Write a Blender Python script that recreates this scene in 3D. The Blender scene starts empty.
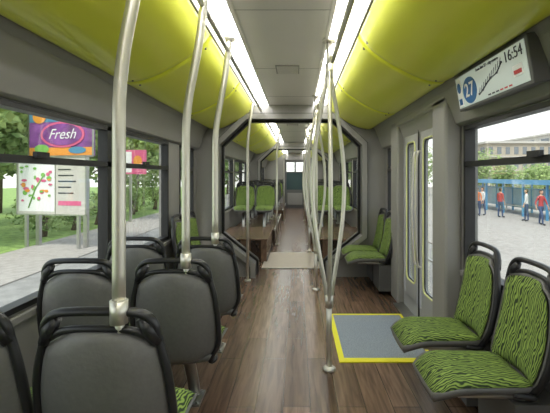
import bpy, math, random, bmesh
from mathutils import Vector, Matrix
random.seed(7)
SC=bpy.context.scene
COL=SC.collection
CX=0.08; H=1.3; F=400.0

# ------------------------------------------------------------ materials
def nmat(name):
    m=bpy.data.materials.new(name); m.use_nodes=True
    nt=m.node_tree; b=nt.nodes['Principled BSDF']
    return m,nt,b
def mat(name,col,rough=0.5,metal=0.0,noise=0.0,nscale=20,bump=0.0,emit=0.0,coat=0.0):
    m,nt,b=nmat(name)
    b.inputs['Base Color'].default_value=(*col,1)
    b.inputs['Roughness'].default_value=rough
    b.inputs['Metallic'].default_value=metal
    b.inputs['Coat Weight'].default_value=coat
    if emit:
        b.inputs['Emission Color'].default_value=(*col,1)
        b.inputs['Emission Strength'].default_value=emit
    if noise or bump:
        tc=nt.nodes.new('ShaderNodeTexCoord'); n=nt.nodes.new('ShaderNodeTexNoise')
        n.inputs['Scale'].default_value=nscale; n.inputs['Detail'].default_value=4
        nt.links.new(tc.outputs['Object'],n.inputs['Vector'])
        if noise:
            r=nt.nodes.new('ShaderNodeValToRGB')
            r.color_ramp.elements[0].position=0.3; r.color_ramp.elements[1].position=0.7
            r.color_ramp.elements[0].color=(*[c*(1-noise) for c in col],1)
            r.color_ramp.elements[1].color=(*[min(1,c*(1+noise)) for c in col],1)
            nt.links.new(n.outputs['Fac'],r.inputs['Fac']); nt.links.new(r.outputs['Color'],b.inputs['Base Color'])
        if bump:
            bp=nt.nodes.new('ShaderNodeBump'); bp.inputs['Strength'].default_value=bump; bp.inputs['Distance'].default_value=0.01
            nt.links.new(n.outputs['Fac'],bp.inputs['Height']); nt.links.new(bp.outputs['Normal'],b.inputs['Normal'])
    return m
M={}
M['wall']=mat('wall_grey',(0.285,0.278,0.262),0.42,noise=0.03,nscale=3)
M['wall_dk']=mat('wall_dark_grey',(0.11,0.11,0.108),0.5,noise=0.03,nscale=3)
M['ceil']=mat('ceiling_panel',(0.80,0.785,0.74),0.30,noise=0.02,nscale=2)
M['green']=mat('lime_panel',(0.76,0.80,0.055),0.30,noise=0.02,nscale=2,coat=0.25)
M['black']=mat('black_rubber',(0.012,0.012,0.013),0.45)
M['handle']=mat('handle_black',(0.016,0.016,0.018),0.35)
M['shell']=mat('seat_shell_grey',(0.140,0.138,0.132),0.45,noise=0.06,nscale=60,bump=0.1)
M['steel']=mat('satin_steel',(0.72,0.70,0.63),0.38,0.8)
M['steel2']=mat('seat_steel',(0.5,0.5,0.48),0.35,1.0)
M['yellow']=mat('yellow_marking',(0.90,0.84,0.03),0.5)
M['yellow2']=mat('door_trim_pale_yellow',(0.80,0.82,0.35),0.5)
M['mat']=mat('entrance_mat',(0.27,0.31,0.36),0.8,noise=0.28,nscale=120)
M['plate']=mat('floor_plate_beige',(0.52,0.46,0.38),0.5,noise=0.06,nscale=40)
M['led']=mat('led_diffuser',(1.0,0.985,0.95),0.4,emit=4.4)
M['ledline']=mat('led_line',(1.0,1.0,1.0),0.4,emit=12.0)
M['doorgrey']=mat('door_grey',(0.38,0.385,0.39),0.4,noise=0.03,nscale=3)
M['teal']=mat('cab_door_tinted_glass',(0.05,0.085,0.09),0.12)
M['white']=mat('white_plain',(0.8,0.8,0.8),0.5)
M['screen']=mat('display_screen',(0.50,0.56,0.54),0.25,emit=0.2)
M['blue']=mat('sign_blue',(0.01,0.12,0.38),0.4)
M['red']=mat('sign_red',(0.5,0.02,0.02),0.4)
M['ink']=mat('sign_ink',(0.02,0.02,0.035),0.5)

def glass():
    m,nt,b=nmat('window_glass'); nt.nodes.remove(b)
    out=nt.nodes['Material Output']
    t=nt.nodes.new('ShaderNodeBsdfTransparent'); t.inputs['Color'].default_value=(0.96,0.98,0.97,1)
    g=nt.nodes.new('ShaderNodeBsdfGlossy'); g.inputs['Roughness'].default_value=0.02
    lw=nt.nodes.new('ShaderNodeLayerWeight'); lw.inputs['Blend'].default_value=0.5
    pw=nt.nodes.new('ShaderNodeMath'); pw.operation='POWER'; pw.inputs[1].default_value=3.5
    ma=nt.nodes.new('ShaderNodeMath'); ma.operation='MULTIPLY_ADD'; ma.inputs[1].default_value=0.5; ma.inputs[2].default_value=0.05
    nt.links.new(lw.outputs['Facing'],pw.inputs[0]); nt.links.new(pw.outputs[0],ma.inputs[0])
    mx=nt.nodes.new('ShaderNodeMixShader')
    nt.links.new(ma.outputs[0],mx.inputs[0]); nt.links.new(t.outputs[0],mx.inputs[1]); nt.links.new(g.outputs[0],mx.inputs[2])
    nt.links.new(mx.outputs[0],out.inputs['Surface'])
    return m
M['glass']=glass()

def wood():
    m,nt,b=nmat('wood_floor'); N=nt.nodes; L=nt.links
    tc=N.new('ShaderNodeTexCoord')
    mp=N.new('ShaderNodeMapping'); mp.inputs['Rotation'].default_value=(0,0,math.radians(90))
    L.new(tc.outputs['Object'],mp.inputs['Vector'])
    br=N.new('ShaderNodeTexBrick'); br.inputs['Scale'].default_value=1.0
    br.inputs['Brick Width'].default_value=0.95; br.inputs['Row Height'].default_value=0.155
    br.inputs['Mortar Size'].default_value=0.0022; br.inputs['Mortar Smooth'].default_value=0.3
    br.inputs['Color1'].default_value=(0.215,0.138,0.094,1); br.inputs['Color2'].default_value=(0.118,0.075,0.051,1)
    br.inputs['Mortar'].default_value=(0.03,0.018,0.012,1); br.offset=0.37
    L.new(mp.outputs[0],br.inputs['Vector'])
    mp2=N.new('ShaderNodeMapping'); mp2.inputs['Scale'].default_value=(34,2.6,10)
    L.new(tc.outputs['Object'],mp2.inputs['Vector'])
    no=N.new('ShaderNodeTexNoise'); no.inputs['Scale'].default_value=1.0; no.inputs['Detail'].default_value=7; no.inputs['Distortion'].default_value=0.8
    L.new(mp2.outputs[0],no.inputs['Vector'])
    rp=N.new('ShaderNodeValToRGB'); rp.color_ramp.elements[0].position=0.3; rp.color_ramp.elements[1].position=0.72
    rp.color_ramp.elements[0].color=(0.58,0.56,0.55,1); rp.color_ramp.elements[1].color=(1.38,1.34,1.30,1)
    L.new(no.outputs['Fac'],rp.inputs['Fac'])
    mx=N.new('ShaderNodeMix'); mx.data_type='RGBA'; mx.blend_type='MULTIPLY'; mx.inputs[0].default_value=1.0
    L.new(br.outputs['Color'],mx.inputs[6]); L.new(rp.outputs['Color'],mx.inputs[7])
    L.new(mx.outputs[2],b.inputs['Base Color'])
    b.inputs['Roughness'].default_value=0.27; b.inputs['Specular IOR Level'].default_value=0.6
    bp=N.new('ShaderNodeBump'); bp.inputs['Strength'].default_value=0.12; bp.inputs['Distance'].default_value=0.002
    L.new(no.outputs['Fac'],bp.inputs['Height']); L.new(bp.outputs['Normal'],b.inputs['Normal'])
    return m
M['wood']=wood()

def fabric():
    m,nt,b=nmat('seat_fabric_green'); N=nt.nodes; L=nt.links
    tc=N.new('ShaderNodeTexCoord')
    mp=N.new('ShaderNodeMapping'); mp.inputs['Rotation'].default_value=(0,math.radians(16),math.radians(14)); mp.inputs['Scale'].default_value=(1,0.45,0.45)
    L.new(tc.outputs['Object'],mp.inputs['Vector'])
    wv=N.new('ShaderNodeTexWave'); wv.wave_type='BANDS'; wv.bands_direction='X'
    wv.inputs['Scale'].default_value=25; wv.inputs['Distortion'].default_value=10; wv.inputs['Detail'].default_value=1.5; wv.inputs['Detail Scale'].default_value=1.4
    L.new(mp.outputs[0],wv.inputs['Vector'])
    rp=N.new('ShaderNodeValToRGB'); e=rp.color_ramp.elements
    e[0].position=0.26; e[1].position=0.50
    e[0].color=(0.025,0.045,0.016,1); e[1].color=(0.165,0.27,0.045,1)
    e2=e.new(0.92); e2.color=(0.28,0.39,0.085,1)
    L.new(wv.outputs['Fac'],rp.inputs['Fac']); L.new(rp.outputs['Color'],b.inputs['Base Color'])
    b.inputs['Roughness'].default_value=0.85
    return m
M['fabric']=fabric()

# ------------------------------------------------------------ mesh builder
class MB:
    def __init__(s): s.v=[];s.f=[];s.m=[];s.s=[];s.mats=[]
    def mi(s,key):
        k=M[key] if isinstance(key,str) else key
        if k not in s.mats: s.mats.append(k)
        return s.mats.index(k)
    def face(s,idx,mi,sm=False): s.f.append(idx); s.m.append(mi); s.s.append(sm)
    def box(s,a,b,key):
        mi=s.mi(key); o=len(s.v)
        x0,y0,z0=[min(p,q) for p,q in zip(a,b)]; x1,y1,z1=[max(p,q) for p,q in zip(a,b)]
        s.v+= [(x0,y0,z0),(x1,y0,z0),(x1,y1,z0),(x0,y1,z0),(x0,y0,z1),(x1,y0,z1),(x1,y1,z1),(x0,y1,z1)]
        for q in [(0,3,2,1),(4,5,6,7),(0,1,5,4),(1,2,6,5),(2,3,7,6),(3,0,4,7)]:
            s.face([o+i for i in q],mi)
    def tube(s,pts,r,key,seg=10,sq=(1,1),closed=False):
        mi=s.mi(key); pts=[Vector(p) for p in pts]; n=len(pts); o=len(s.v)
        rr=r if isinstance(r,(list,tuple)) else [r]*n
        up=None
        for i,p in enumerate(pts):
            if closed: t=(pts[(i+1)%n]-pts[i-1]).normalized()
            else: t=(pts[min(i+1,n-1)]-pts[max(i-1,0)]).normalized()
            if up is None:
                a=Vector((0,1,0)) if abs(t.y)<0.9 else Vector((1,0,0))
                up=(a-t*a.dot(t)).normalized()
            else: up=(up-t*up.dot(t)).normalized()
            sd=t.cross(up)
            for k in range(seg):
                an=2*math.pi*k/seg
                s.v.append(tuple(p+up*math.cos(an)*rr[i]*sq[0]+sd*math.sin(an)*rr[i]*sq[1]))
        for i in range(n if closed else n-1):
            j=(i+1)%n
            for k in range(seg):
                k2=(k+1)%seg
                s.face([o+i*seg+k,o+j*seg+k,o+j*seg+k2,o+i*seg+k2],mi,True)
        if not closed:
            s.face([o+k for k in range(seg)],mi); s.face([o+(n-1)*seg+k for k in reversed(range(seg))],mi)
    def prism(s,poly,axis,a,b,key,sm=False):
        mi=s.mi(key); o=len(s.v); n=len(poly)
        def P(p,t):
            return (p[0],t,p[1]) if axis=='y' else ((p[0],p[1],t) if axis=='z' else (t,p[0],p[1]))
        for t in (a,b):
            for p in poly: s.v.append(P(p,t))
        s.face([o+i for i in range(n)],mi); s.face([o+n+i for i in reversed(range(n))],mi)
        for i in range(n):
            j=(i+1)%n; s.face([o+i,o+n+i,o+n+j,o+j],mi,sm)
    def slab(s,F1,F2,nu,nv,key,key2=None):
        m1=s.mi(key); m2=s.mi(key2 or key); o=len(s.v)
        for Fn in (F1,F2):
            for j in range(nv+1):
                for i in range(nu+1): s.v.append(tuple(Fn(i/nu,j/nv)))
        W=nu+1; T=W*(nv+1)
        for j in range(nv):
            for i in range(nu):
                a=o+j*W+i
                s.face([a,a+1,a+W+1,a+W],m1,True)
                s.face([a+T,a+T+W,a+T+W+1,a+T+1],m2,True)
        for i in range(nu):
            a=o+i; s.face([a,a+T,a+T+1,a+1],m1,True)
            a=o+nv*W+i; s.face([a,a+1,a+T+1,a+T],m1,True)
        for j in range(nv):
            a=o+j*W; s.face([a,a+W,a+W+T,a+T],m1,True)
            a=o+j*W+nu; s.face([a,a+T,a+W+T,a+W],m1,True)
    def mesh(s,name):
        me=bpy.data.meshes.new(name); me.from_pydata(s.v,[],s.f)
        for k in s.mats: me.materials.append(k)
        for p,mi,sm in zip(me.polygons,s.m,s.s): p.material_index=mi; p.use_smooth=sm
        me.update(); return me
    def obj(s,name,parent=None,bevel=0,fixn=True):
        me=s.mesh(name)
        if fixn:
            bm=bmesh.new(); bm.from_mesh(me); bmesh.ops.recalc_face_normals(bm,faces=bm.faces); bm.to_mesh(me); bm.free()
        ob=bpy.data.objects.new(name,me); COL.objects.link(ob)
        if parent: ob.parent=parent
        if bevel:
            bv=ob.modifiers.new('bevel','BEVEL'); bv.width=bevel; bv.segments=2; bv.limit_method='ANGLE'
        return ob
def empty(name,loc=(0,0,0),rz=0):
    e=bpy.data.objects.new(name,None); e.empty_display_size=0.1; COL.objects.link(e)
    e.location=loc; e.rotation_euler=(0,0,rz); return e
def inst(me,name,parent):
    ob=bpy.data.objects.new(name,me); COL.objects.link(ob); ob.parent=parent; return ob
def smooth_path(pts,n=8):
    P=[Vector(p) for p in pts]; out=[]
    for i in range(len(P)-1):
        p0=P[max(i-1,0)];p1=P[i];p2=P[i+1];p3=P[min(i+2,len(P)-1)]
        for k in range(n):
            t=k/n
            out.append(0.5*((2*p1)+(-p0+p2)*t+(2*p0-5*p1+4*p2-p3)*t*t+(-p0+3*p1-3*p2+p3)*t**3))
    out.append(P[-1]); return out

# ------------------------------------------------------------ shell
Y0,Y1=-2.6,17.6
WX=1.22; SILL=0.67; WTOP=1.64; DIV=1.38
b=MB(); b.box((-1.32,Y0,-0.08),(1.32,Y1,0),'wood'); b.obj('floor')

def wall(side,holes,name):
    s=side; b=MB()
    b.box((s*WX,Y0,2.32),(s*(WX+0.09),Y1,WTOP),'wall')
    y=Y0
    for (a,c,kind) in holes:
        b.box((s*WX,y,0),(s*(WX+0.09),a,WTOP),'wall')
        if kind=='w': b.box((s*WX,a,0),(s*(WX+0.09),c,SILL),'wall')
        y=c
    b.box((s*WX,y,0),(s*(WX+0.09),Y1,WTOP),'wall')
    return b.obj(name)
HL=[(-2.3,-0.7,'w'),(-0.5,4.03,'w'),(4.42,5.0,'w'),(5.75,8.1,'w'),(8.3,10.5,'w'),(11.6,13.6,'w'),(13.8,15.7,'w'),(16.3,17.3,'w')]
HR=[(-2.3,-0.7,'w'),(-0.5,2.72,'w'),(3.02,4.08,'d'),(4.42,5.0,'w'),(5.75,8.1,'w'),(8.3,10.5,'w'),(11.6,13.6,'w'),(13.8,15.7,'w'),(16.3,17.3,'w')]
wall(-1,HL,'wall_left'); wall(1,HR,'wall_right')
b=MB(); 
b.box((-1.32,Y0-0.1,-0.08),(1.32,Y0,2.35),'wall'); b.obj('wall_back')

wi=1
def window(side,a,c,mull):
    global wi
    s=side; b=MB(); t=0.028
    x0=s*(WX-0.008); x1=s*(WX+0.06)
    b.box((x0,a,SILL),(x1,a+t,WTOP),'black'); b.box((x0,c-t,SILL),(x1,c,WTOP),'black')
    b.box((x0,a,SILL),(x1,c,SILL+t),'black'); b.box((x0,a,WTOP-t),(x1,c,WTOP),'black')
    b.box((x0,a,DIV-0.018),(x1,c,DIV+0.018),'black')
    for m in mull: b.box((x0,m-0.03,SILL),(x1,m+0.03,WTOP),'black')
    b.box((s*(WX+0.03),a+0.01,SILL+0.01),(s*(WX+0.036),c-0.01,WTOP-0.01),'glass')
    ms=[a]+list(mull)+[c]
    for p,q in zip(ms[:-1],ms[1:]):
        if q-p>0.5: b.box((s*(WX-0.03),(p+q)/2-0.05,DIV+0.01),(x0,(p+q)/2+0.05,DIV+0.04),'black')
    b.obj('window_%d'%wi); wi+=1
for (a,c,k) in HL:
    window(-1,a,c,[1.25,2.76] if a==-0.5 else ([] if c-a<1 else [(a+c)/2]))
for (a,c,k) in HR:
    if k=='w': window(1,a,c,[1.05] if a==-0.5 else ([] if c-a<1 else [(a+c)/2]))

for s,nm in ((-1,'trim_1'),(1,'trim_2')):
    b=MB()
    poly=[(s*(WX-0.01),WTOP+0.005),(s*(WX-0.045),WTOP+0.02),(s*1.09,1.88),(s*1.04,1.95),(s*1.0,2.05),(s*1.22,2.05)]
    b.prism(poly,'y',Y0,5.15,'wall'); b.prism(poly,'y',5.55,10.8,'wall'); b.prism(poly,'y',11.2,Y1,'wall')
    b.obj(nm,bevel=0.006)
    b=MB()
    for (p,q) in ([(Y0,5.15)] if s<0 else [(Y0,2.75),(4.37,5.15)])+[(5.55,10.8),(11.2,Y1)]:
        b.box((s*(WX-0.05),p,0.0),(s*WX,q,0.24),'wall_dk')
        b.box((s*(WX-0.025),p,SILL-0.05),(s*WX,q,SILL-0.012),'wall')
    b.obj('baseboard_left' if s<0 else 'baseboard_right',bevel=0.006)

def gp(s,a,c):
    P=smooth_path([(1.045,0,1.975),(1.055,0,1.93),(1.0,0,1.895),(0.86,0,1.922),(0.70,0,2.0),(0.56,0,2.095),(0.475,0,2.20)],6)
    n=len(P)-1
    def f(off):
        def g(u,v):
            p=P[round(v*n)]; e=min(u,1-u)*(c-a); pil=0.006*max(0,1-e/0.03)**2
            return (s*p.x,a+(c-a)*u,p.z+off+pil)
        return g
    return f(0),f(0.02),n
segs=[]
for (p,q,k) in ((Y0,5.15,6),(5.55,10.8,4),(11.2,Y1,5)):
    for i in range(k): segs.append((p+(q-p)*i/k,p+(q-p)*(i+1)/k))
for s,nm in ((-1,'ceiling_side_panels'),(1,'ceiling_side_panels')):
    b=MB()
    for (a,c) in segs:
        f1,f2,n=gp(s,a+0.002,c-0.002); b.slab(f1,f2,24,n,'green')
        for yy in (a+0.06,c-0.06):
            for (px,pz) in ((0.95,1.898),(0.52,2.135)):
                b.tube([(s*px,yy,pz+0.01),(s*px,yy,pz-0.006)],0.006,'wall_dk',8)
    b.obj(nm)
b=MB(); b.box((-1.32,Y0,2.32),(1.32,Y1,2.36),'wall')
b.box((-0.265,Y0,2.215),(0.265,Y1,2.24),'ceil')
for y in [Y0+1.2*i for i in range(17)]:
    b.box((-0.265,y,2.2135),(0.265,y+0.004,2.216),'wall')
for s in (-1,1):
    b.box((s*0.265,Y0,2.205),(s*0.29,Y1,2.25),'ceil')
    b.box((s*0.462,Y0,2.205),(s*0.485,Y1,2.25),'wall')
for y in (3.3,7.0,13):
    b.box((-0.10,y,2.208),(0.10,y+0.26,2.2155),'wall')
    for i in range(9): b.box((-0.09,y+0.02+i*0.027,2.2055),(0.09,y+0.03+i*0.027,2.209),'ceil')
b.obj('ceiling')
for s in (-1,1):
    b=MB()
    lens=[(s*0.31,2.235)]+[(s*(0.31+0.152*k/8),2.222-0.022*math.sin(math.pi*k/8)) for k in range(9)]+[(s*0.462,2.235)]
    b.prism(lens,'y',Y0,Y1,'led'); b.box((s*0.29,Y0,2.212),(s*0.31,Y1,2.24),'ledline')
    for y in [Y0+1.2*i for i in range(17)]: b.box((s*0.29,y,2.197),(s*0.462,y+0.008,2.223),'ceil')
    b.obj('ceiling_light_strip')

# ------------------------------------------------------------ gangway portals
half=[(0.46,0.0),(0.46,0.17),(0.92,0.54),(0.92,1.70),(0.735,1.875),(0.56,2.04)]
outh=[(1.30,-0.0),(1.30,0.17),(1.30,0.54),(1.30,1.70),(1.30,2.34),(0.56,2.34)]
inner=half+[(-x,z) for x,z in reversed(half)]
outer=outh+[(-x,z) for x,z in reversed(outh)]
def offs(poly,d):
    out=[]; n=len(poly)
    for i in range(n):
        p=Vector(poly[i]); 
        a=(p-Vector(poly[i-1])).normalized() if i>0 else None
        c=(Vector(poly[i+1])-p).normalized() if i<n-1 else None
        a=a or c; c=c or a
        n1=Vector((a.y,-a.x)); n2=Vector((c.y,-c.x)); nn=(n1+n2).normalized()
        out.append(tuple(p+nn*d/max(0.5,nn.dot(n1))))
    return out
def ring(b,pin,pout,ya,yb,kf,ki):
    mf=b.mi(kf); m2=b.mi(ki); o=len(b.v); n=len(pin)
    for y in (ya,yb):
        for p in pin: b.v.append((p[0],y,p[1]))
        for p in pout: b.v.append((p[0],y,p[1]))
    for i in range(n-1):
        j=i+1
        b.face([o+i,o+j,o+n+j,o+n+i],mf)
        b.face([o+2*n+i,o+3*n+i,o+3*n+j,o+2*n+j],mf)
        b.face([o+i,o+2*n+i,o+2*n+j,o+j],m2)
        b.face([o+n+i,o+n+j,o+3*n+j,o+3*n+i],mf)
for ya,yb in ((5.15,5.55),(10.8,11.2)):
    e=empty('gangway_portal')
    b=MB(); ring(b,inner,outer,ya,yb,'wall','wall_dk'); b.obj('bulkhead',e,fixn=False)
    b=MB(); ring(b,offs(inner,-0.012),offs(inner,0.055),ya-0.07,ya,'wall','wall_dk'); b.obj('frame',e,fixn=True)
    b=MB(); ring(b,offs(inner,0.055),offs(inner,0.068),ya-0.03,ya,'black','black'); b.obj('seal',e,fixn=True)
    b=MB(); ring(b,offs(inner,-0.03),offs(inner,0.02),ya+0.16,ya+0.24,'black','black'); b.obj('bellows_ring',e)
b=MB(); b.box((-0.42,5.62,0.001),(0.42,6.75,0.008),'plate')
b.box((-0.42,5.6,0.001),(0.42,5.62,0.012),'steel2'); b.box((-0.42,6.75,0.001),(0.42,6.77,0.012),'steel2'); b.obj('gangway_floor_plate')
for s in (-1,1):
    b=MB(); b.box((s*0.38,6.05,0.0),(s*1.17,7.45,0.33),'wood'); b.box((s*0.36,6.03,0.33),(s*1.17,7.47,0.35),'wood')
    b.box((s*0.372,6.04,0),(s*0.38,7.46,0.05),'wall_dk'); b.obj('wheel_box',bevel=0.008)
    b=MB(); b.box((s*0.34,7.6,0.0),(s*1.17,10.7,0.28),'wood'); b.box((s*0.33,7.58,0.262),(s*0.36,10.7,0.29),'steel2'); b.obj('seat_plinth')
    b=MB(); b.box((s*0.34,11.9,0.0),(s*1.17,15.0,0.28),'wood'); b.box((s*0.33,11.88,0.262),(s*0.36,15.0,0.29),'steel2'); b.obj('seat_plinth')

b=MB()
b.box((-1.3,16.0,0),(-0.42,16.1,2.32),'wall'); b.box((0.42,16.0,0),(1.3,16.1,2.32),'wall'); b.box((-0.42,16.0,1.95),(0.42,16.1,2.32),'wall')
b.obj('wall_cab')
b=MB()
b.box((-0.42,16.02,0),(0.42,16.07,0.75),'wall_dk'); b.box((-0.42,16.02,1.85),(0.42,16.07,1.95),'wall_dk')
b.box((-0.42,16.02,0.75),(-0.34,16.07,1.85),'wall_dk'); b.box((0.34,16.02,0.75),(0.42,16.07,1.85),'wall_dk')
b.box((-0.34,16.04,0.75),(0.34,16.05,1.45),'teal'); b.box((-0.34,16.04,1.45),(0.34,16.045,1.85),'glass'); b.box((-0.34,16.03,1.43),(0.34,16.06,1.47),'wall_dk'); b.box((-0.3,15.99,0.15),(0.3,16.02,0.62),'wall')
b.tube([(0.37,15.98,1.0),(0.37,15.98,1.2)],0.012,'steel',8); b.obj('door_2',bevel=0.004)
b=MB(); b.box((-1.32,Y1,-0.08),(1.32,Y1+0.1,0.85),'wall_dk'); b.box((-1.32,Y1,2.0),(1.32,Y1+0.1,2.36),'wall_dk')
b.box((-1.32,Y1,0.85),(-1.15,Y1+0.1,2.0),'wall_dk'); b.box((1.15,Y1,0.85),(1.32,Y1+0.1,2.0),'wall_dk'); b.box((-0.55,17.1,0),(0.55,17.6,0.95),'wall_dk'); b.obj('wall_front')
b=MB(); b.box((-1.15,Y1+0.04,0.85),(1.15,Y1+0.046,2.0),'glass'); b.box((-0.03,Y1+0.02,0.85),(0.03,Y1+0.07,2.0),'black'); b.obj('window_30')

# ------------------------------------------------------------ entrance door (right)
e=empty('door_1')
def rrect(y0,y1,z0,z1,r,n=5):
    pts=[]
    for cy,cz,a0 in ((y1-r,z1-r,0),(y0+r,z1-r,90),(y0+r,z0+r,180),(y1-r,z0+r,270)):
        for k in range(n+1):
            a=math.radians(a0+90*k/n); pts.append((cy+r*math.cos(a),cz+r*math.sin(a)))
    return pts
DX=1.165
for li,(a,c) in enumerate(((3.04,3.545),(3.555,4.06))):
    b=MB(); win=rrect(a+0.11,c-0.11,0.30,1.62,0.06)
    out=[]
    for (y,z) in win:
        yc=(a+c)/2; zc=0.98; dy=y-yc; dz=z-zc
        k=min(((c-a)/2)/max(abs(dy),1e-6), (0.85)/max(abs(dz),1e-6))
        out.append((yc+dy*k, min(1.80,max(0.02,zc+dz*k))))
    n=len(win); mf=b.mi('doorgrey'); o=len(b.v)
    for x in (DX,DX+0.04):
        for p in win: b.v.append((x,p[0],p[1]))
        for p in out: b.v.append((x,p[0],p[1]))
    for i in range(n):
        j=(i+1)%n
        b.face([o+i,o+j,o+n+j,o+n+i],mf); b.face([o+2*n+i,o+2*n+j,o+3*n+j,o+3*n+i],mf)
        b.face([o+i,o+2*n+i,o+2*n+j,o+j],mf); b.face([o+n+i,o+n+j,o+3*n+j,o+3*n+i],mf)
    for yy in (a,c): b.box((DX,yy-0.008,0.02),(DX+0.04,yy+0.008,1.82),'doorgrey')
    b.box((DX,a,0.012),(DX+0.04,c,0.14),'doorgrey'); b.box((DX,a,1.78),(DX+0.04,c,1.84),'doorgrey')
    b.obj('leaf_%d'%(li+1),e)
    b=MB(); b.tube([(DX-0.002,p[0],p[1]) for p in win],0.007,'yellow2',8,closed=True)
    b.tube([(DX+0.01,p[0],p[1]) for p in rrect(a+0.122,c-0.122,0.312,1.608,0.05)],0.006,'black',8,closed=True); b.obj('yellow_trim_%d'%(li+1),e)
    b=MB(); b.prism(rrect(a+0.105,c-0.105,0.295,1.625,0.055),'x',DX+0.018,DX+0.022,'glass'); b.obj('pane_%d'%(li+1),e)
    b=MB(); yy=c-0.045 if li==0 else a+0.045
    b.tube(smooth_path([(DX,yy,0.5),(DX-0.035,yy,0.56),(DX-0.05,yy,1.0),(DX-0.035,yy,1.46),(DX,yy,1.52)],5),0.009,'steel',8); b.obj('grab_rail_%d'%(li+1),e)
b=MB(); b.box((DX-0.01,3.545,0.02),(DX+0.02,3.555,1.8),'black'); b.obj('seal',e)
b=MB()
b.box((1.10,2.76,0),(WX,3.03,1.86),'wall'); b.box((1.10,4.07,0),(WX,4.36,1.86),'wall'); b.box((1.10,2.76,1.80),(WX+0.01,4.36,1.95),'wall')
b.obj('trim_3',bevel=0.02)
b=MB(); b.box((1.06,3.03,0.001),(1.3,4.07,0.012),'steel2'); b.obj('trim_4')
b=MB(); b.box((0.415,2.84,0.001),(1.03,3.72,0.007),'mat')
b.box((0.375,2.78,0.001),(0.415,3.75,0.009),'yellow'); b.box((0.415,2.78,0.001),(1.03,2.84,0.009),'yellow'); b.box((0.415,3.72,0.001),(1.03,3.75,0.009),'yellow'); b.box((1.03,2.78,0.001),(1.055,3.75,0.009),'yellow')
b.obj('entrance_mat')

# ------------------------------------------------------------ seats
def bw(v):
    w=0.175+0.032*math.sin(math.pi*min(1,max(0,(v*0.9+0.15))))
    if v>0.86: w*=1-0.28*((v-0.86)/0.14)**2
    if v<0.12: w*=1-0.18*((0.12-v)/0.12)**2
    return w
def by(v): return -0.205-0.085*v-0.018*math.sin(math.pi*v)+0.02*max(0,v-0.8)
def bz(v): return 0.37+0.465*v
def backF(off,ins,crown=0,v0=0,v1=1):
    def g(u,v):
        vv=v0+(v1-v0)*v; uu=2*u-1
        w=bw(vv)-ins
        e=(1-abs(uu)**4)*(1-abs(2*v-1)**6)
        dz=-0.02*abs(uu)**3*(1 if vv>0.5 else -1)*(abs(2*vv-1)**3)
        return (uu*w, by(vv)+off+0.045*uu*uu+crown*e, bz(vv)+dz)
    return g
b=MB(); b.slab(backF(0.0,0),backF(-0.03,0.012,-0.012),14,18,'shell')
def cw(v):
    w=0.195-0.012*(1-v)
    if v>0.8: w*=1-0.22*((v-0.8)/0.2)**2
    if v<0.1: w*=0.96
    return w
def cush(top,ins,crown):
    def g(u,v):
        uu=2*u-1; w=cw(v)-ins; y=-0.21+ins*0.5+(0.45-ins)*v
        e=(1-abs(uu)**4)*(1-abs(2*v-1)**6)
        z=top+0.018*uu*uu*(1-v*0.6)-0.05*max(0,(v-0.72)/0.28)**2+0.012*(1-v)*-1+crown*e
        return (uu*w,y,z)
    return g
b.slab(cush(0.40,0,0),cush(0.365,0.02,-0.012),14,14,'shell')
ME_SHELL=b.mesh('shell')
b=MB(); b.slab(backF(0.002,0.016,0.034,0.06,0.97),backF(0.0,0.02,0,0.06,0.97),14,18,'fabric')
b.slab(cush(0.402,0.012,0.04),cush(0.40,0.014,0),14,14,'fabric')
ME_FAB=b.mesh('upholstery')
b=MB(); pts=[]
def fr(v,dx=0.0): return (bw(v)+dx, by(v)+0.025, bz(v))
R=[fr(v,0.004) for v in (0.0,0.2,0.4,0.6,0.75)]+[(0.176,-0.262,0.80),(0.166,-0.272,0.850),(0.135,-0.280,0.882),(0.07,-0.286,0.892)]
Lf=[(-x,y,z) for x,y,z in reversed(R)]
path=smooth_path([(0.16,-0.10,0.372),(0.178,-0.17,0.366)]+R+Lf+[(-0.178,-0.17,0.366),(-0.16,-0.10,0.372)],4)
b.tube(path,0.0135,'handle',10,sq=(1.25,1.0))
b.tube(smooth_path([(-0.165,-0.268,0.80),(-0.10,-0.285,0.835),(0,-0.292,0.842),(0.10,-0.285,0.835),(0.165,-0.268,0.80)],5),0.012,'handle',8)
for sx_ in (-1,1):
    b.tube([(sx_*0.175,-0.268,0.79),(sx_*0.150,-0.276,0.835),(sx_*0.125,-0.28,0.87)],[0.016,0.024,0.014],'handle',8)
ME_HAN=b.mesh('grab_frame')
b=MB()
b.tube(smooth_path([(0,-0.02,0.37),(0,0.0,0.30),(0,0.10,0.12),(0,0.14,0.02)],5),0.024,'steel2',10,sq=(0.8,1.4))
b.tube([(-0.14,-0.02,0.352),(0.14,-0.02,0.352)],0.014,'steel2',8); b.tube([(-0.14,0.12,0.352),(0.14,0.12,0.352)],0.014,'steel2',8)
b.tube([(0,-0.12,0.345),(0,0.16,0.345)],0.016,'steel2',8)
b.box((-0.05,0.04,0.0),(0.05,0.20,0.012),'steel2')
for px in (-0.032,0.032):
    for py in (0.06,0.18): b.tube([(px,py,0.01),(px,py,0.022)],0.009,'steel2',6)
ME_LEG=b.mesh('pedestal')
b=MB()
for px in (-0.12,0.12):
    b.tube([(px,0.12,0.352),(px,-0.12,0.345),(px,-0.29,0.27)],0.015,'steel2',8)
b.box((-0.17,-0.315,0.05),(0.17,-0.10,0.33),'wall_dk')
ME_CAN=b.mesh('wall_bracket')
for me in (ME_SHELL,ME_FAB,ME_HAN,ME_LEG,ME_CAN):
    bm=bmesh.new(); bm.from_mesh(me); bmesh.ops.recalc_face_normals(bm,faces=bm.faces); bm.to_mesh(me); bm.free()
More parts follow.
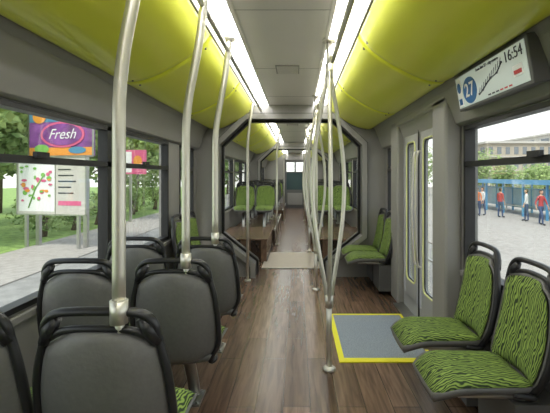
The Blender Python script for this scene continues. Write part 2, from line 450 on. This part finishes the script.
def seat(x,y,rz=0,z=0,wallm=False):
    e=empty('passenger_seat',(x,y,z),rz)
    inst(ME_SHELL,'shell',e); inst(ME_FAB,'upholstery',e); inst(ME_HAN,'grab_frame',e); inst(ME_CAN if wallm else ME_LEG,'support',e)
for y in (0.77,1.49,2.21,2.89):
    seat(-0.52,y); seat(-0.975,y)
hp=math.pi/2
for y in (1.86,2.34): seat(0.90,y,hp,0,True)
for y in (4.50,4.92): seat(0.87,y,hp,0,True)
for y in (4.1,4.56): seat(-0.87,y,-hp,0,True)
for y in (7.95,8.75,9.55,10.3):
    for x in (-0.56,-0.975,0.56,0.975): seat(x,y,math.pi,0.28)
for y in (12.3,13.2,14.1):
    for x in (-0.56,-0.975,0.56,0.975): seat(x,y,math.pi,0.28)

# ------------------------------------------------------------ poles
def curved_pole(y,x=-0.452,z0=0.88):
    b=MB()
    P=[(x,y,z0)]+[(x,y,z0+(1.40-z0)*k/4) for k in range(1,5)]
    P+= smooth_path([(x,y,1.45),(x+0.002,y,1.55),(x+0.016,y,1.68),(x+0.044,y,1.83),(x+0.072,y,2.0),(x+0.092,y,2.205)],5)
    b.tube(P,0.0195,'steel',14)
    b.tube([(x,y,z0-0.02),(x,y,z0+0.05)],0.026,'steel',12)
    b.tube([(x,y,z0-0.01),(x+0.0,y+0.02,z0-0.08)],0.014,'steel',10)
    b.tube([(x+0.092,y,2.18),(x+0.092,y,2.212)],0.04,'steel',14)
    b.obj('curved_grab_pole')
for y in (1.195,1.915,2.60): curved_pole(y)
curved_pole(0.475)
def straight_pole(x,y,nm='grab_pole'):
    b=MB(); P=[(x,y,0.0),(x,y,0.8)]+smooth_path([(x,y,1.5),(x,y,1.7),(x+0.02*(-1 if x>0 else 1),y,1.9),(x+0.06*(-1 if x>0 else 1),y,2.21)],5)
    b.tube(P,0.0175,'steel',12); b.tube([(x,y,0),(x,y,0.02)],0.04,'steel',14); b.obj(nm)
straight_pole(-0.53,4.95)
straight_pole(-0.30,7.54); straight_pole(0.30,7.54)
straight_pole(-0.30,11.7); straight_pole(0.30,11.7)
def spindle(x,y):
    b=MB(); 
    b.tube([(x,y,0.0),(x,y,0.015),(x,y,0.03)],[0.045,0.045,0.024],'steel',16)
    b.tube([(x,y,0.0),(x,y,0.50)],0.0185,'steel',14)
    for k in range(3):
        a=math.radians(-90+120*k); dx,dy=math.cos(a),math.sin(a)
        P=[]
        for i in range(33):
            t=i/32; z=0.44+t*(2.02-0.44); r=0.115*math.sin(math.pi*t)**1.25+0.010
            P.append((x+dx*r,y+dy*r,z))
        b.tube(P,0.0145,'steel',12)
    b.tube([(x,y,0.42),(x,y,0.50)],0.028,'steel',14); b.tube([(x,y,1.96),(x,y,2.05)],0.028,'steel',14)
    b.tube([(x,y,2.0),(x,y,2.215)],0.0185,'steel',14); b.tube([(x,y,2.195),(x,y,2.215)],0.045,'steel',16)
    b.obj('spindle_grab_pole')
spindle(0.295,2.68); spindle(0.295,4.55); spindle(0.295,6.9)
def rail(x,ya,yb,z=2.12):
    b=MB(); b.tube([(x,ya,z),(x,yb,z)],0.016,'steel',10)
    y=ya+0.02
    while y<yb: b.tube([(x,y,z),(x,y,2.215)],0.010,'steel',8); y+=1.2
    b.obj('ceiling_grab_rail')
rail(-0.372,-2.4,5.05); rail(0.335,-2.4,5.05)
rail(-0.372,5.7,10.7); rail(0.335,5.7,10.7)

# ------------------------------------------------------------ display sign
up=Vector((-0.17,0,0.9854)); rt=Vector((0,-1,0)); nz=rt.cross(up)
sg=empty('route_display')
S1,S2=0.89,0.90
sg.matrix_world=Matrix(((rt.x*S1,up.x*S2,nz.x,1.068),(rt.y*S1,up.y*S2,nz.y,2.055),(rt.z*S1,up.z*S2,nz.z,1.796),(0,0,0,1)))
b=MB(); b.box((-0.43,-0.118,-0.06),(0.43,0.118,0.014),'wall_dk'); b.obj('housing',sg,bevel=0.006)
b=MB(); b.box((-0.41,-0.10,0.013),(0.41,0.10,0.017),'screen')
b.prism([(-0.22+0.095*math.cos(2*math.pi*k/28),-0.01+0.082*math.sin(2*math.pi*k/28)) for k in range(28)],'z',0.017,0.019,'blue')
b.box((-0.40,-0.092,0.017),(-0.335,0.092,0.0185),'white'); b.prism([(-0.368+0.027*math.cos(2*math.pi*k/20),0.03+0.034*math.sin(2*math.pi*k/20)) for k in range(20)],'z',0.0185,0.0195,'blue')
b.box((-0.39,-0.08,0.0185),(-0.345,-0.04,0.0195),'blue')
rp=[(-0.10,-0.06),(-0.05,-0.045),(0.0,-0.02),(0.06,0.0),(0.13,0.01),(0.19,0.05)]
b.tube([(x,y,0.018) for x,y in rp],0.0035,'ink',6)
for x,y in rp: b.tube([(x,y,0.017),(x,y,0.022)],0.006,'ink',8)
for k in range(11):
    x=-0.10+k*0.027; b.tube([(x,-0.056+k*0.010,0.018),(x+0.018,-0.025+k*0.010,0.018)],0.0015,'ink',4)
for k in range(6): b.box((0.0+k*0.045,-0.09,0.017),(0.03+k*0.045,-0.082,0.0185),'red' if k>2 else 'ink')
b.box((0.28,-0.055,0.017),(0.37,0.0,0.0185),'white'); b.box((0.29,-0.045,0.0185),(0.36,-0.025,0.0195),'red')
b.obj('screen',sg)
def text(s,size,loc,key,parent,nm):
    c=bpy.data.curves.new(nm,'FONT'); c.body=s; c.size=size; c.extrude=0.001; c.align_x='CENTER'; c.align_y='CENTER'
    o=bpy.data.objects.new(nm,c); COL.objects.link(o); o.parent=parent; o.location=loc; o.data.materials.append(M[key]); return o
t=text('27',0.12,(-0.22,-0.01,0.021),'white',sg,'line_number'); t.data.space_character=1.12; t.data.offset=0.001
text('16:54',0.078,(0.305,0.058,0.019),'ink',sg,'clock')
text('Tram line 27 - city centre',0.026,(0.03,0.082,0.019),'ink',sg,'caption')

# ------------------------------------------------------------ exterior
G=-1.2
def m_ground(name,c1,c2,sc,rough=0.9): 
    m,nt,b=nmat(name); tc=nt.nodes.new('ShaderNodeTexCoord'); n=nt.nodes.new('ShaderNodeTexNoise'); n.inputs['Scale'].default_value=sc; n.inputs['Detail'].default_value=6
    r=nt.nodes.new('ShaderNodeValToRGB'); r.color_ramp.elements[0].color=(*c1,1); r.color_ramp.elements[1].color=(*c2,1); r.color_ramp.elements[0].position=.35; r.color_ramp.elements[1].position=.65
    nt.links.new(tc.outputs['Object'],n.inputs['Vector']); nt.links.new(n.outputs['Fac'],r.inputs['Fac']); nt.links.new(r.outputs['Color'],b.inputs['Base Color']); b.inputs['Roughness'].default_value=rough; return m
M['road']=m_ground('asphalt',(0.24,0.23,0.215),(0.31,0.30,0.28),3)
M['pave']=m_ground('paving',(0.32,0.29,0.26),(0.39,0.36,0.325),5)
M['grass']=m_ground('grass',(0.14,0.23,0.05),(0.28,0.40,0.10),4)
M['leaf']=m_ground('leaves',(0.13,0.22,0.06),(0.38,0.48,0.18),1.5)
M['bark']=m_ground('bark',(0.09,0.06,0.04),(0.16,0.12,0.09),8)
M['bld']=m_ground('facade',(0.40,0.35,0.28),(0.45,0.40,0.33),1)
M['bld2']=m_ground('facade_white',(0.50,0.48,0.43),(0.55,0.52,0.48),1)
M['win']=mat('facade_window',(0.18,0.20,0.22),0.2)
M['shblue']=mat('shelter_blue',(0.10,0.30,0.50),0.4)
M['shelter_back']=mat('shelter_back_panel',(0.30,0.44,0.52),0.3,noise=0.2,nscale=0.8)
M['purple']=mat('ad_purple',(0.22,0.07,0.27),0.5,noise=0.6,nscale=1.4)
M['pink']=mat('ad_pink',(0.65,0.12,0.25),0.5); M['adblue']=mat('ad_blue',(0.08,0.25,0.40),0.5); M['adgreen']=mat('ad_green',(0.2,0.45,0.1),0.5); M['orange']=mat('ad_orange',(0.75,0.30,0.05),0.5)
b=MB(); b.box((-7.0,-30,G-0.1),(5.0,90,G),'road'); b.obj('road')
b=MB(); b.box((-60,-30,G-0.1),(-7.0,90,G+0.0),'grass'); b.box((-9.3,-30,G),(-6.6,90,G+0.03),'pave'); b.obj('grass_verge')
b=MB(); b.box((5.0,-30,G-0.1),(70,90,G+0.05),'pave'); b.obj('station_platform')
b=MB()
for x in (-3.4,-1.9,2.6,4.0): b.box((x-0.035,-30,G+0.0),(x+0.035,90,G+0.05),'steel2')
b.obj('railway_track')
def disc(b,cx,cz,rx,rz,y,key,n=20):
    b.prism([(cx+rx*math.cos(2*math.pi*k/n),cz+rz*math.sin(2*math.pi*k/n)) for k in range(n)],'y',y-0.01,y,key)
e=empty('billboard',(-8.2,14.0,0),math.radians(-12))
b=MB(); b.box((-1.3,0,2.0),(1.3,0.12,3.85),'purple'); b.box((-1.35,-0.02,1.95),(1.35,0.0,2.02),'steel2'); b.box((-1.35,-0.02,3.83),(1.35,0.0,3.9),'steel2')
b.box((-1.35,-0.02,1.95),(-1.28,0.0,3.9),'steel2'); b.box((1.28,-0.02,1.95),(1.35,0,3.9),'steel2')
b.box((-1.28,-0.01,3.2),(1.28,-0.002,3.83),'adblue'); b.box((-1.28,-0.012,2.02),(1.28,-0.004,2.3),'orange')
disc(b,0.1,2.75,0.9,0.46,-0.02,'pink'); disc(b,0.1,2.75,0.80,0.38,-0.035,'purple'); disc(b,-0.85,3.4,0.28,0.25,-0.02,'orange'); disc(b,0.7,3.5,0.34,0.2,-0.02,'pink'); disc(b,-0.75,2.25,0.3,0.16,-0.02,'adgreen'); disc(b,0.0,3.5,0.25,0.15,-0.02,'white'); disc(b,0.7,2.2,0.35,0.12,-0.02,'adblue')
b.box((-1.05,0.02,G),(-0.9,0.14,2.0),'steel2'); b.box((0.9,0.02,G),(1.05,0.14,2.0),'steel2'); b.obj('panel',e)
t=text('Fresh',0.5,(0.1,-0.06,2.75),'white',e,'lettering'); t.rotation_euler=(hp,0,0); t.data.shear=0.4
e=empty('advertising_poster',(-8.35,13.7,0),math.radians(-12))
b=MB(); b.box((-1.36,0,0.0),(1.36,0.08,1.93),'bld2')
for (p,q) in (((-1.4,-0.02,-0.05),(1.4,0.0,0.0)),((-1.4,-0.02,1.93),(1.4,0,1.98)),((-1.4,-0.02,-0.05),(-1.36,0,1.98)),((1.36,-0.02,-0.05),(1.4,0,1.98)),((0.17,-0.015,0.0),(0.20,0,1.93))): b.box(p,q,'steel2')
b.box((-1.3,-0.004,0.08),(0.15,0.0,1.86),'white')
for k in range(34):
    x=random.uniform(-1.2,0.0); z=random.uniform(0.45,1.65); disc(b,x,z,random.uniform(.04,.12),random.uniform(.03,.09),-0.005-k*0.0005,random.choice(['pink','adgreen','pink','orange','adgreen']))
b.tube([(-0.9,-0.02,0.2),(-0.6,-0.02,0.9),(-0.3,-0.02,1.3)],0.02,'adgreen',6)
for k in range(5): b.box((0.3,-0.01,1.5-k*0.2),(0.8+0.1*(k%3),0.0,1.54-k*0.2),'ink')
b.box((0.3,-0.01,0.3),(1.2,0,0.45),'pink'); 
b.box((-1.1,0.02,G),(-1.0,0.1,0.0),'steel2'); b.box((1.0,0.02,G),(1.1,0.1,0.0),'steel2'); b.obj('panel',e)
e=empty('billboard',(-8.9,21.5,0),math.radians(-8))
b=MB(); b.box((-0.9,0,1.4),(0.9,0.1,2.7),'pink'); b.box((-0.8,-0.01,1.5),(0.1,0.0,2.6),'white'); disc(b,0.45,2.1,0.25,0.3,-0.01,'orange'); b.box((-0.06,0.0,G),(0.06,0.1,1.4),'steel2'); b.obj('panel',e)
def tree(x,y,h,r,seed,nm='street_tree',n=2600):
    rnd=random.Random(seed); b=MB()
    b.tube([(x,y,G),(x+0.1,y,G+h*0.3),(x,y+0.1,G+h*0.62)],[0.16,0.12,0.06],'bark',8)
    blobs=[]
    for k in range(9):
        a=rnd.uniform(0,6.28); q=rnd.uniform(0,0.6)*r
        blobs.append((x+q*math.cos(a),y+q*math.sin(a),G+h*rnd.uniform(0.45,0.85),r*rnd.uniform(0.45,0.7)))
        bb=blobs[-1]; b.tube([(x,y,G+h*0.35),(bb[0],bb[1],bb[2])],[0.06,0.02],'bark',5)
    mi=b.mi('leaf')
    for k in range(n):
        bx,by_,bz_,br=rnd.choice(blobs)
        d=Vector((rnd.gauss(0,1),rnd.gauss(0,1),rnd.gauss(0,1))).normalized()*br*rnd.uniform(0.6,1)**0.5
        c=Vector((bx,by_,max(bz_,G+br*0.8)))+d; s=rnd.uniform(0.09,0.2)*r/2.4
        if c.z<G+0.1: continue
        a=Vector((rnd.gauss(0,1),rnd.gauss(0,1),rnd.gauss(0,1))).normalized(); q=a.orthogonal().normalized()
        o=len(b.v); b.v+=[tuple(c+a*s),tuple(c+q*s*0.6),tuple(c-a*s),tuple(c-q*s*0.6)]; b.face([o,o+1,o+2,o+3],mi)
    b.obj(nm,fixn=False)
for i,(x,y,h,r) in enumerate([(-13,14,7.5,3.0),(-15.5,19,9,3.8),(-11.8,22.5,6.8,2.6),(-18,12,9,4),(-11.2,28,6.5,2.6),(-13,34,8,3.6),(-20,27,10,5),(-9.8,41,7,3.2),(-17,8,8,3.4),(-9.5,55,7,3.5)]):
    tree(x,y,h,r,i,n=3600)
for i,(x,y,h,r) in enumerate([(18.5,42,5.2,2.4),(15,50,6.5,3),(22.5,44,3.6,1.9),(27,46,3.4,2.0),(31,50,3.8,2.2),(13.5,60,7,4),(11,75,8,4),(9,66,8,4)]):
    tree(x,y,h,r,50+i)
for i,(x,y) in enumerate([(-10.4,16.5),(-10.2,18.5),(-10.2,20.6),(-10.4,23.5),(-10.6,26.0),(-10.6,30)]):
    tree(x,y,1.7,1.0,100+i,'shrub',1200)
def building(nm,x0,x1,y0,y1,z1,key,nw,nf):
    b=MB(); b.box((x0,y0,G+0.05),(x1,y1,z1),key); b.box((x0-0.3,y0-0.3,z1),(x1+0.3,y1,z1+0.3),'bld2')
    for f in range(nf):
        z=G+1.0+(z1-G-1.0)*f/nf+0.5
        b.box((x0-0.05,y0-0.25,z-0.45),(x1,y0,z-0.3),'bld2')
        for k in range(nw):
            xx=x0+(x1-x0)*(k+0.25)/nw; b.box((xx,y0-0.04,z),(xx+(x1-x0)/nw*0.5,y0,z+(z1-G)/nf*0.45),'win')
        for k in range(6):
            yy=y0+(y1-y0)*(k+0.25)/6; b.box((x0-0.04,yy,z),(x0,yy+(y1-y0)/12,z+(z1-G)/nf*0.45),'win')
    b.obj(nm)
building('apartment_building',28.5,40,60,75,6.2,'bld',9,3)
building('apartment_building',41,60,56,80,8.0,'bld2',12,4)
building('apartment_building',16,25,78,90,6.5,'bld2',7,3)
b=MB(); SX=13.6
b.box((SX,17,0.86),(SX+2.2,36,0.96),'shblue'); b.box((SX-0.05,16.9,0.80),(SX+0.03,36.1,1.08),'shblue')
for k in range(9):
    y=17.2+k*2.33
    b.box((SX+0.1,y-0.06,G+0.05),(SX+0.2,y+0.06,0.86),'shblue'); b.box((SX+2.0,y-0.05,G+0.05),(SX+2.1,y+0.05,0.86),'shblue')
    if k<8:
        b.box((SX+2.03,y+0.05,-0.9),(SX+2.06,y+2.28,0.4),'shelter_back'); b.box((SX+2.0,y+0.05,0.4),(SX+2.1,y+2.28,0.47),'shblue')
for (p,q) in ((19.5,23),(26,29)):
    b.box((SX+1.4,p,-0.75),(SX+1.8,q,-0.69),'steel2')
    for y in (p+0.2,q-0.2): b.box((SX+1.55,y,G+0.05),(SX+1.62,y+0.06,-0.75),'steel2')
b.obj('platform_shelter')
b=MB(); b.tube(smooth_path([(9.3,24,G+0.05),(9.3,24,3),(9.2,24,4.5),(8.2,24,5.0)],5),0.06,'steel2',8); b.box((7.6,23.9,4.93),(8.3,24.1,5.03),'wall_dk'); b.obj('street_lamp')

# ------------------------------------------------------------ people
M['skin']=mat('skin',(0.55,0.33,0.23),0.6); M['hair']=mat('hair_brown',(0.06,0.035,0.02),0.7); M['eye']=mat('eye_dark',(0.02,0.02,0.02),0.3)
M['jeans']=mat('jeans',(0.05,0.08,0.16),0.8); M['shirt_o']=mat('shirt_orange',(0.60,0.18,0.06),0.8); M['shirt_r']=mat('shirt_red',(0.42,0.06,0.06),0.8); M['shirt_w']=mat('shirt_white',(0.6,0.6,0.58),0.8); M['shoe']=mat('shoe',(0.03,0.025,0.02),0.6)
def person(x,y,z,rz,shirt,stride=0.1,nm='pedestrian'):
    e=empty(nm,(x,y,z),rz)
    J={'pel':(0,0,0.93,0.125,0.09),'waist':(0,0,1.08,0.12,0.085),'chest':(0,0.01,1.28,0.15,0.10),'nb':(0,0,1.43,0.065,0.06),'nt':(0,0.01,1.54,0.048,0.048)}
    E=[('pel','waist'),('waist','chest'),('chest','nb'),('nb','nt')]
    for s,n in ((1,'r'),(-1,'l')):
        st=stride*s
        J['sh'+n]=(0.17*s,0,1.40,0.058,0.055); J['el'+n]=(0.235*s,-st*0.5,1.12,0.042,0.042); J['wr'+n]=(0.25*s,-st*0.6+0.08,0.88,0.027,0.024)
        J['hi'+n]=(0.09*s,0,0.86,0.088,0.09); J['kn'+n]=(0.10*s,st*0.8+0.02,0.49,0.058,0.058); J['an'+n]=(0.105*s,st,0.09,0.04,0.042); J['to'+n]=(0.115*s,st+0.17,0.035,0.042,0.03)
        E+=[('nb','sh'+n),('sh'+n,'el'+n),('el'+n,'wr'+n),('pel','hi'+n),('hi'+n,'kn'+n),('kn'+n,'an'+n),('an'+n,'to'+n)]
    K=list(J); me=bpy.data.meshes.new('bodysk'); me.from_pydata([J[k][:3] for k in K],[(K.index(a),K.index(c)) for a,c in E],[])
    ob=bpy.data.objects.new('bodysk',me); COL.objects.link(ob)
    sk=ob.modifiers.new('s','SKIN'); sd=ob.modifiers.new('d','SUBSURF'); sd.levels=2
    for i,k in enumerate(K):
        sv=me.skin_vertices[0].data[i]; sv.radius=(J[k][3],J[k][4]); sv.use_root=(k=='pel')
    bpy.context.view_layer.update()
    dg=bpy.context.evaluated_depsgraph_get(); m2=bpy.data.meshes.new_from_object(ob.evaluated_get(dg)); bpy.data.objects.remove(ob)
    m2.name='body'; m2.materials.clear()
    for k in (shirt,'jeans','skin','shoe'): m2.materials.append(M[k])
    for p in m2.polygons:
        c=p.center; p.use_smooth=True
        p.material_index= 2 if (c.z>1.47 or (abs(c.x)>0.2 and c.z<1.02)) else (3 if c.z<0.085 else (1 if c.z<0.95 and abs(c.x)<0.2 else 0))
    inst(m2,'body',e)
    b=MB(); mi=b.mi('skin'); hz=1.635
    def hd(u,v,sc=1.0):
        th=2*math.pi*u; ph=math.pi*v
        X=math.sin(ph)*math.cos(th); Yd=math.sin(ph)*math.sin(th); Z=-math.cos(ph)
        jaw=1-0.22*max(0,-Z)
        nose=0.022*math.exp(-((X/0.14)**2+((Z+0.12)/0.22)**2)) if Yd>0 else 0
        return (X*0.075*jaw*sc,0.015+Yd*0.095*jaw*sc+nose,hz+Z*0.115*sc)
    def sph(fn,mi,nu=20,nv=14,v0=0,v1=1):
        o=len(b.v)
        for j in range(nv+1):
            for i in range(nu): b.v.append(fn(i/nu,v0+(v1-v0)*j/nv))
        for j in range(nv):
            for i in range(nu):
                k=(i+1)%nu; b.face([o+j*nu+i,o+j*nu+k,o+(j+1)*nu+k,o+(j+1)*nu+i],mi,True)
    sph(hd,mi)
    hm=b.mi('hair')
    def hr(u,v):
        p=hd(u,v,1.07); return (p[0],p[1]-0.012,p[2]+0.008)
    sph(hr,hm,20,8,0.60,1.0)
    def hb(u,v): 
        p=hd(0.5+0.5*u,v,1.06); return (p[0],p[1]-0.01,p[2])
    b.slab(hb,lambda u,v:(hb(u,v)[0]*0.95,hb(u,v)[1]*0.95,hb(u,v)[2]),10,6,'hair')
    for s in (1,-1):
        b.tube([(0.028*s,0.098,hz+0.005),(0.028*s,0.106,hz+0.005)],0.009,'eye',8); b.tube([(0.072*s,0.01,hz-0.03),(0.080*s,0.0,hz),(0.074*s,0.01,hz+0.02)],[0.006,0.012,0.006],'skin',6)
    b.tube([(-0.022,0.100,hz-0.062),(0,0.105,hz-0.064),(0.022,0.100,hz-0.062)],0.005,'shirt_r',6)
    b.obj('head',e)
    b=MB()
    for s,n in ((1,'r'),(-1,'l')):
        w=Vector(J['wr'+n][:3]); 
        b.tube([w+Vector((0,0,0.02)),w+Vector((0,0.005,-0.04)),w+Vector((0,0.01,-0.085))],[0.022,0.032,0.034],'skin',10,sq=(1.15,0.5))
        for k,ln in enumerate((0.062,0.072,0.068,0.052)):
            q=w+Vector((0,0.038-0.02*k,-0.08)); b.tube([q,q+Vector((-0.004*s,0.003,-ln*0.5)),q+Vector((-0.016*s,0.004,-ln))],[0.0085,0.008,0.006],'skin',6)
        q=w+Vector((0,0.03,-0.035)); b.tube([q,q+Vector((-0.008*s,0.025,-0.025)),q+Vector((-0.014*s,0.03,-0.055))],[0.010,0.009,0.007],'skin',6)
    b.obj('hands',e)
person(CX+11.0,24.4,G+0.05,2.6,'shirt_o',0.16)
person(CX+11.6,25.0,G+0.05,1.8,'shirt_w',0.12)
person(CX+12.0,23.6,G+0.05,-1.2,'shirt_r',0.05)
person(CX+12.2,20.0,G+0.05,3.4,'shirt_r',0.2)
person(CX+12.4,21.6,G+0.05,1.0,'shirt_w',0.08)

# ------------------------------------------------------------ light
w=bpy.data.worlds.new('World'); SC.world=w; w.use_nodes=True; nt=w.node_tree; bg=nt.nodes['Background']
tc=nt.nodes.new('ShaderNodeTexCoord'); sx=nt.nodes.new('ShaderNodeSeparateXYZ'); r=nt.nodes.new('ShaderNodeValToRGB')
nt.links.new(tc.outputs['Generated'],sx.inputs[0]); nt.links.new(sx.outputs['Z'],r.inputs['Fac']); nt.links.new(r.outputs['Color'],bg.inputs['Color'])
r.color_ramp.elements[0].position=0.0; r.color_ramp.elements[0].color=(0.95,0.94,0.90,1); r.color_ramp.elements[1].position=0.6; r.color_ramp.elements[1].color=(0.68,0.78,0.90,1)
bg.inputs['Strength'].default_value=1.4
sun=bpy.data.lights.new('sun','SUN'); sun.energy=2.6; sun.angle=math.radians(12); sun.color=(1,0.95,0.86)
so=bpy.data.objects.new('sun',sun); COL.objects.link(so); so.rotation_euler=(math.radians(32),math.radians(-14),0)
SC.view_settings.view_transform='Standard'
SC.view_settings.exposure=0.56

# ------------------------------------------------------------ camera
cam=bpy.data.cameras.new('camera'); co=bpy.data.objects.new('camera',cam); COL.objects.link(co); SC.camera=co
co.location=(CX,0,H); co.rotation_euler=(hp,0,0)
cam.sensor_width=36; cam.lens=36*F/550; cam.clip_start=0.02; cam.clip_end=300
cam.shift_x=-(297-275)/550; cam.shift_y=(176-206.5)/550
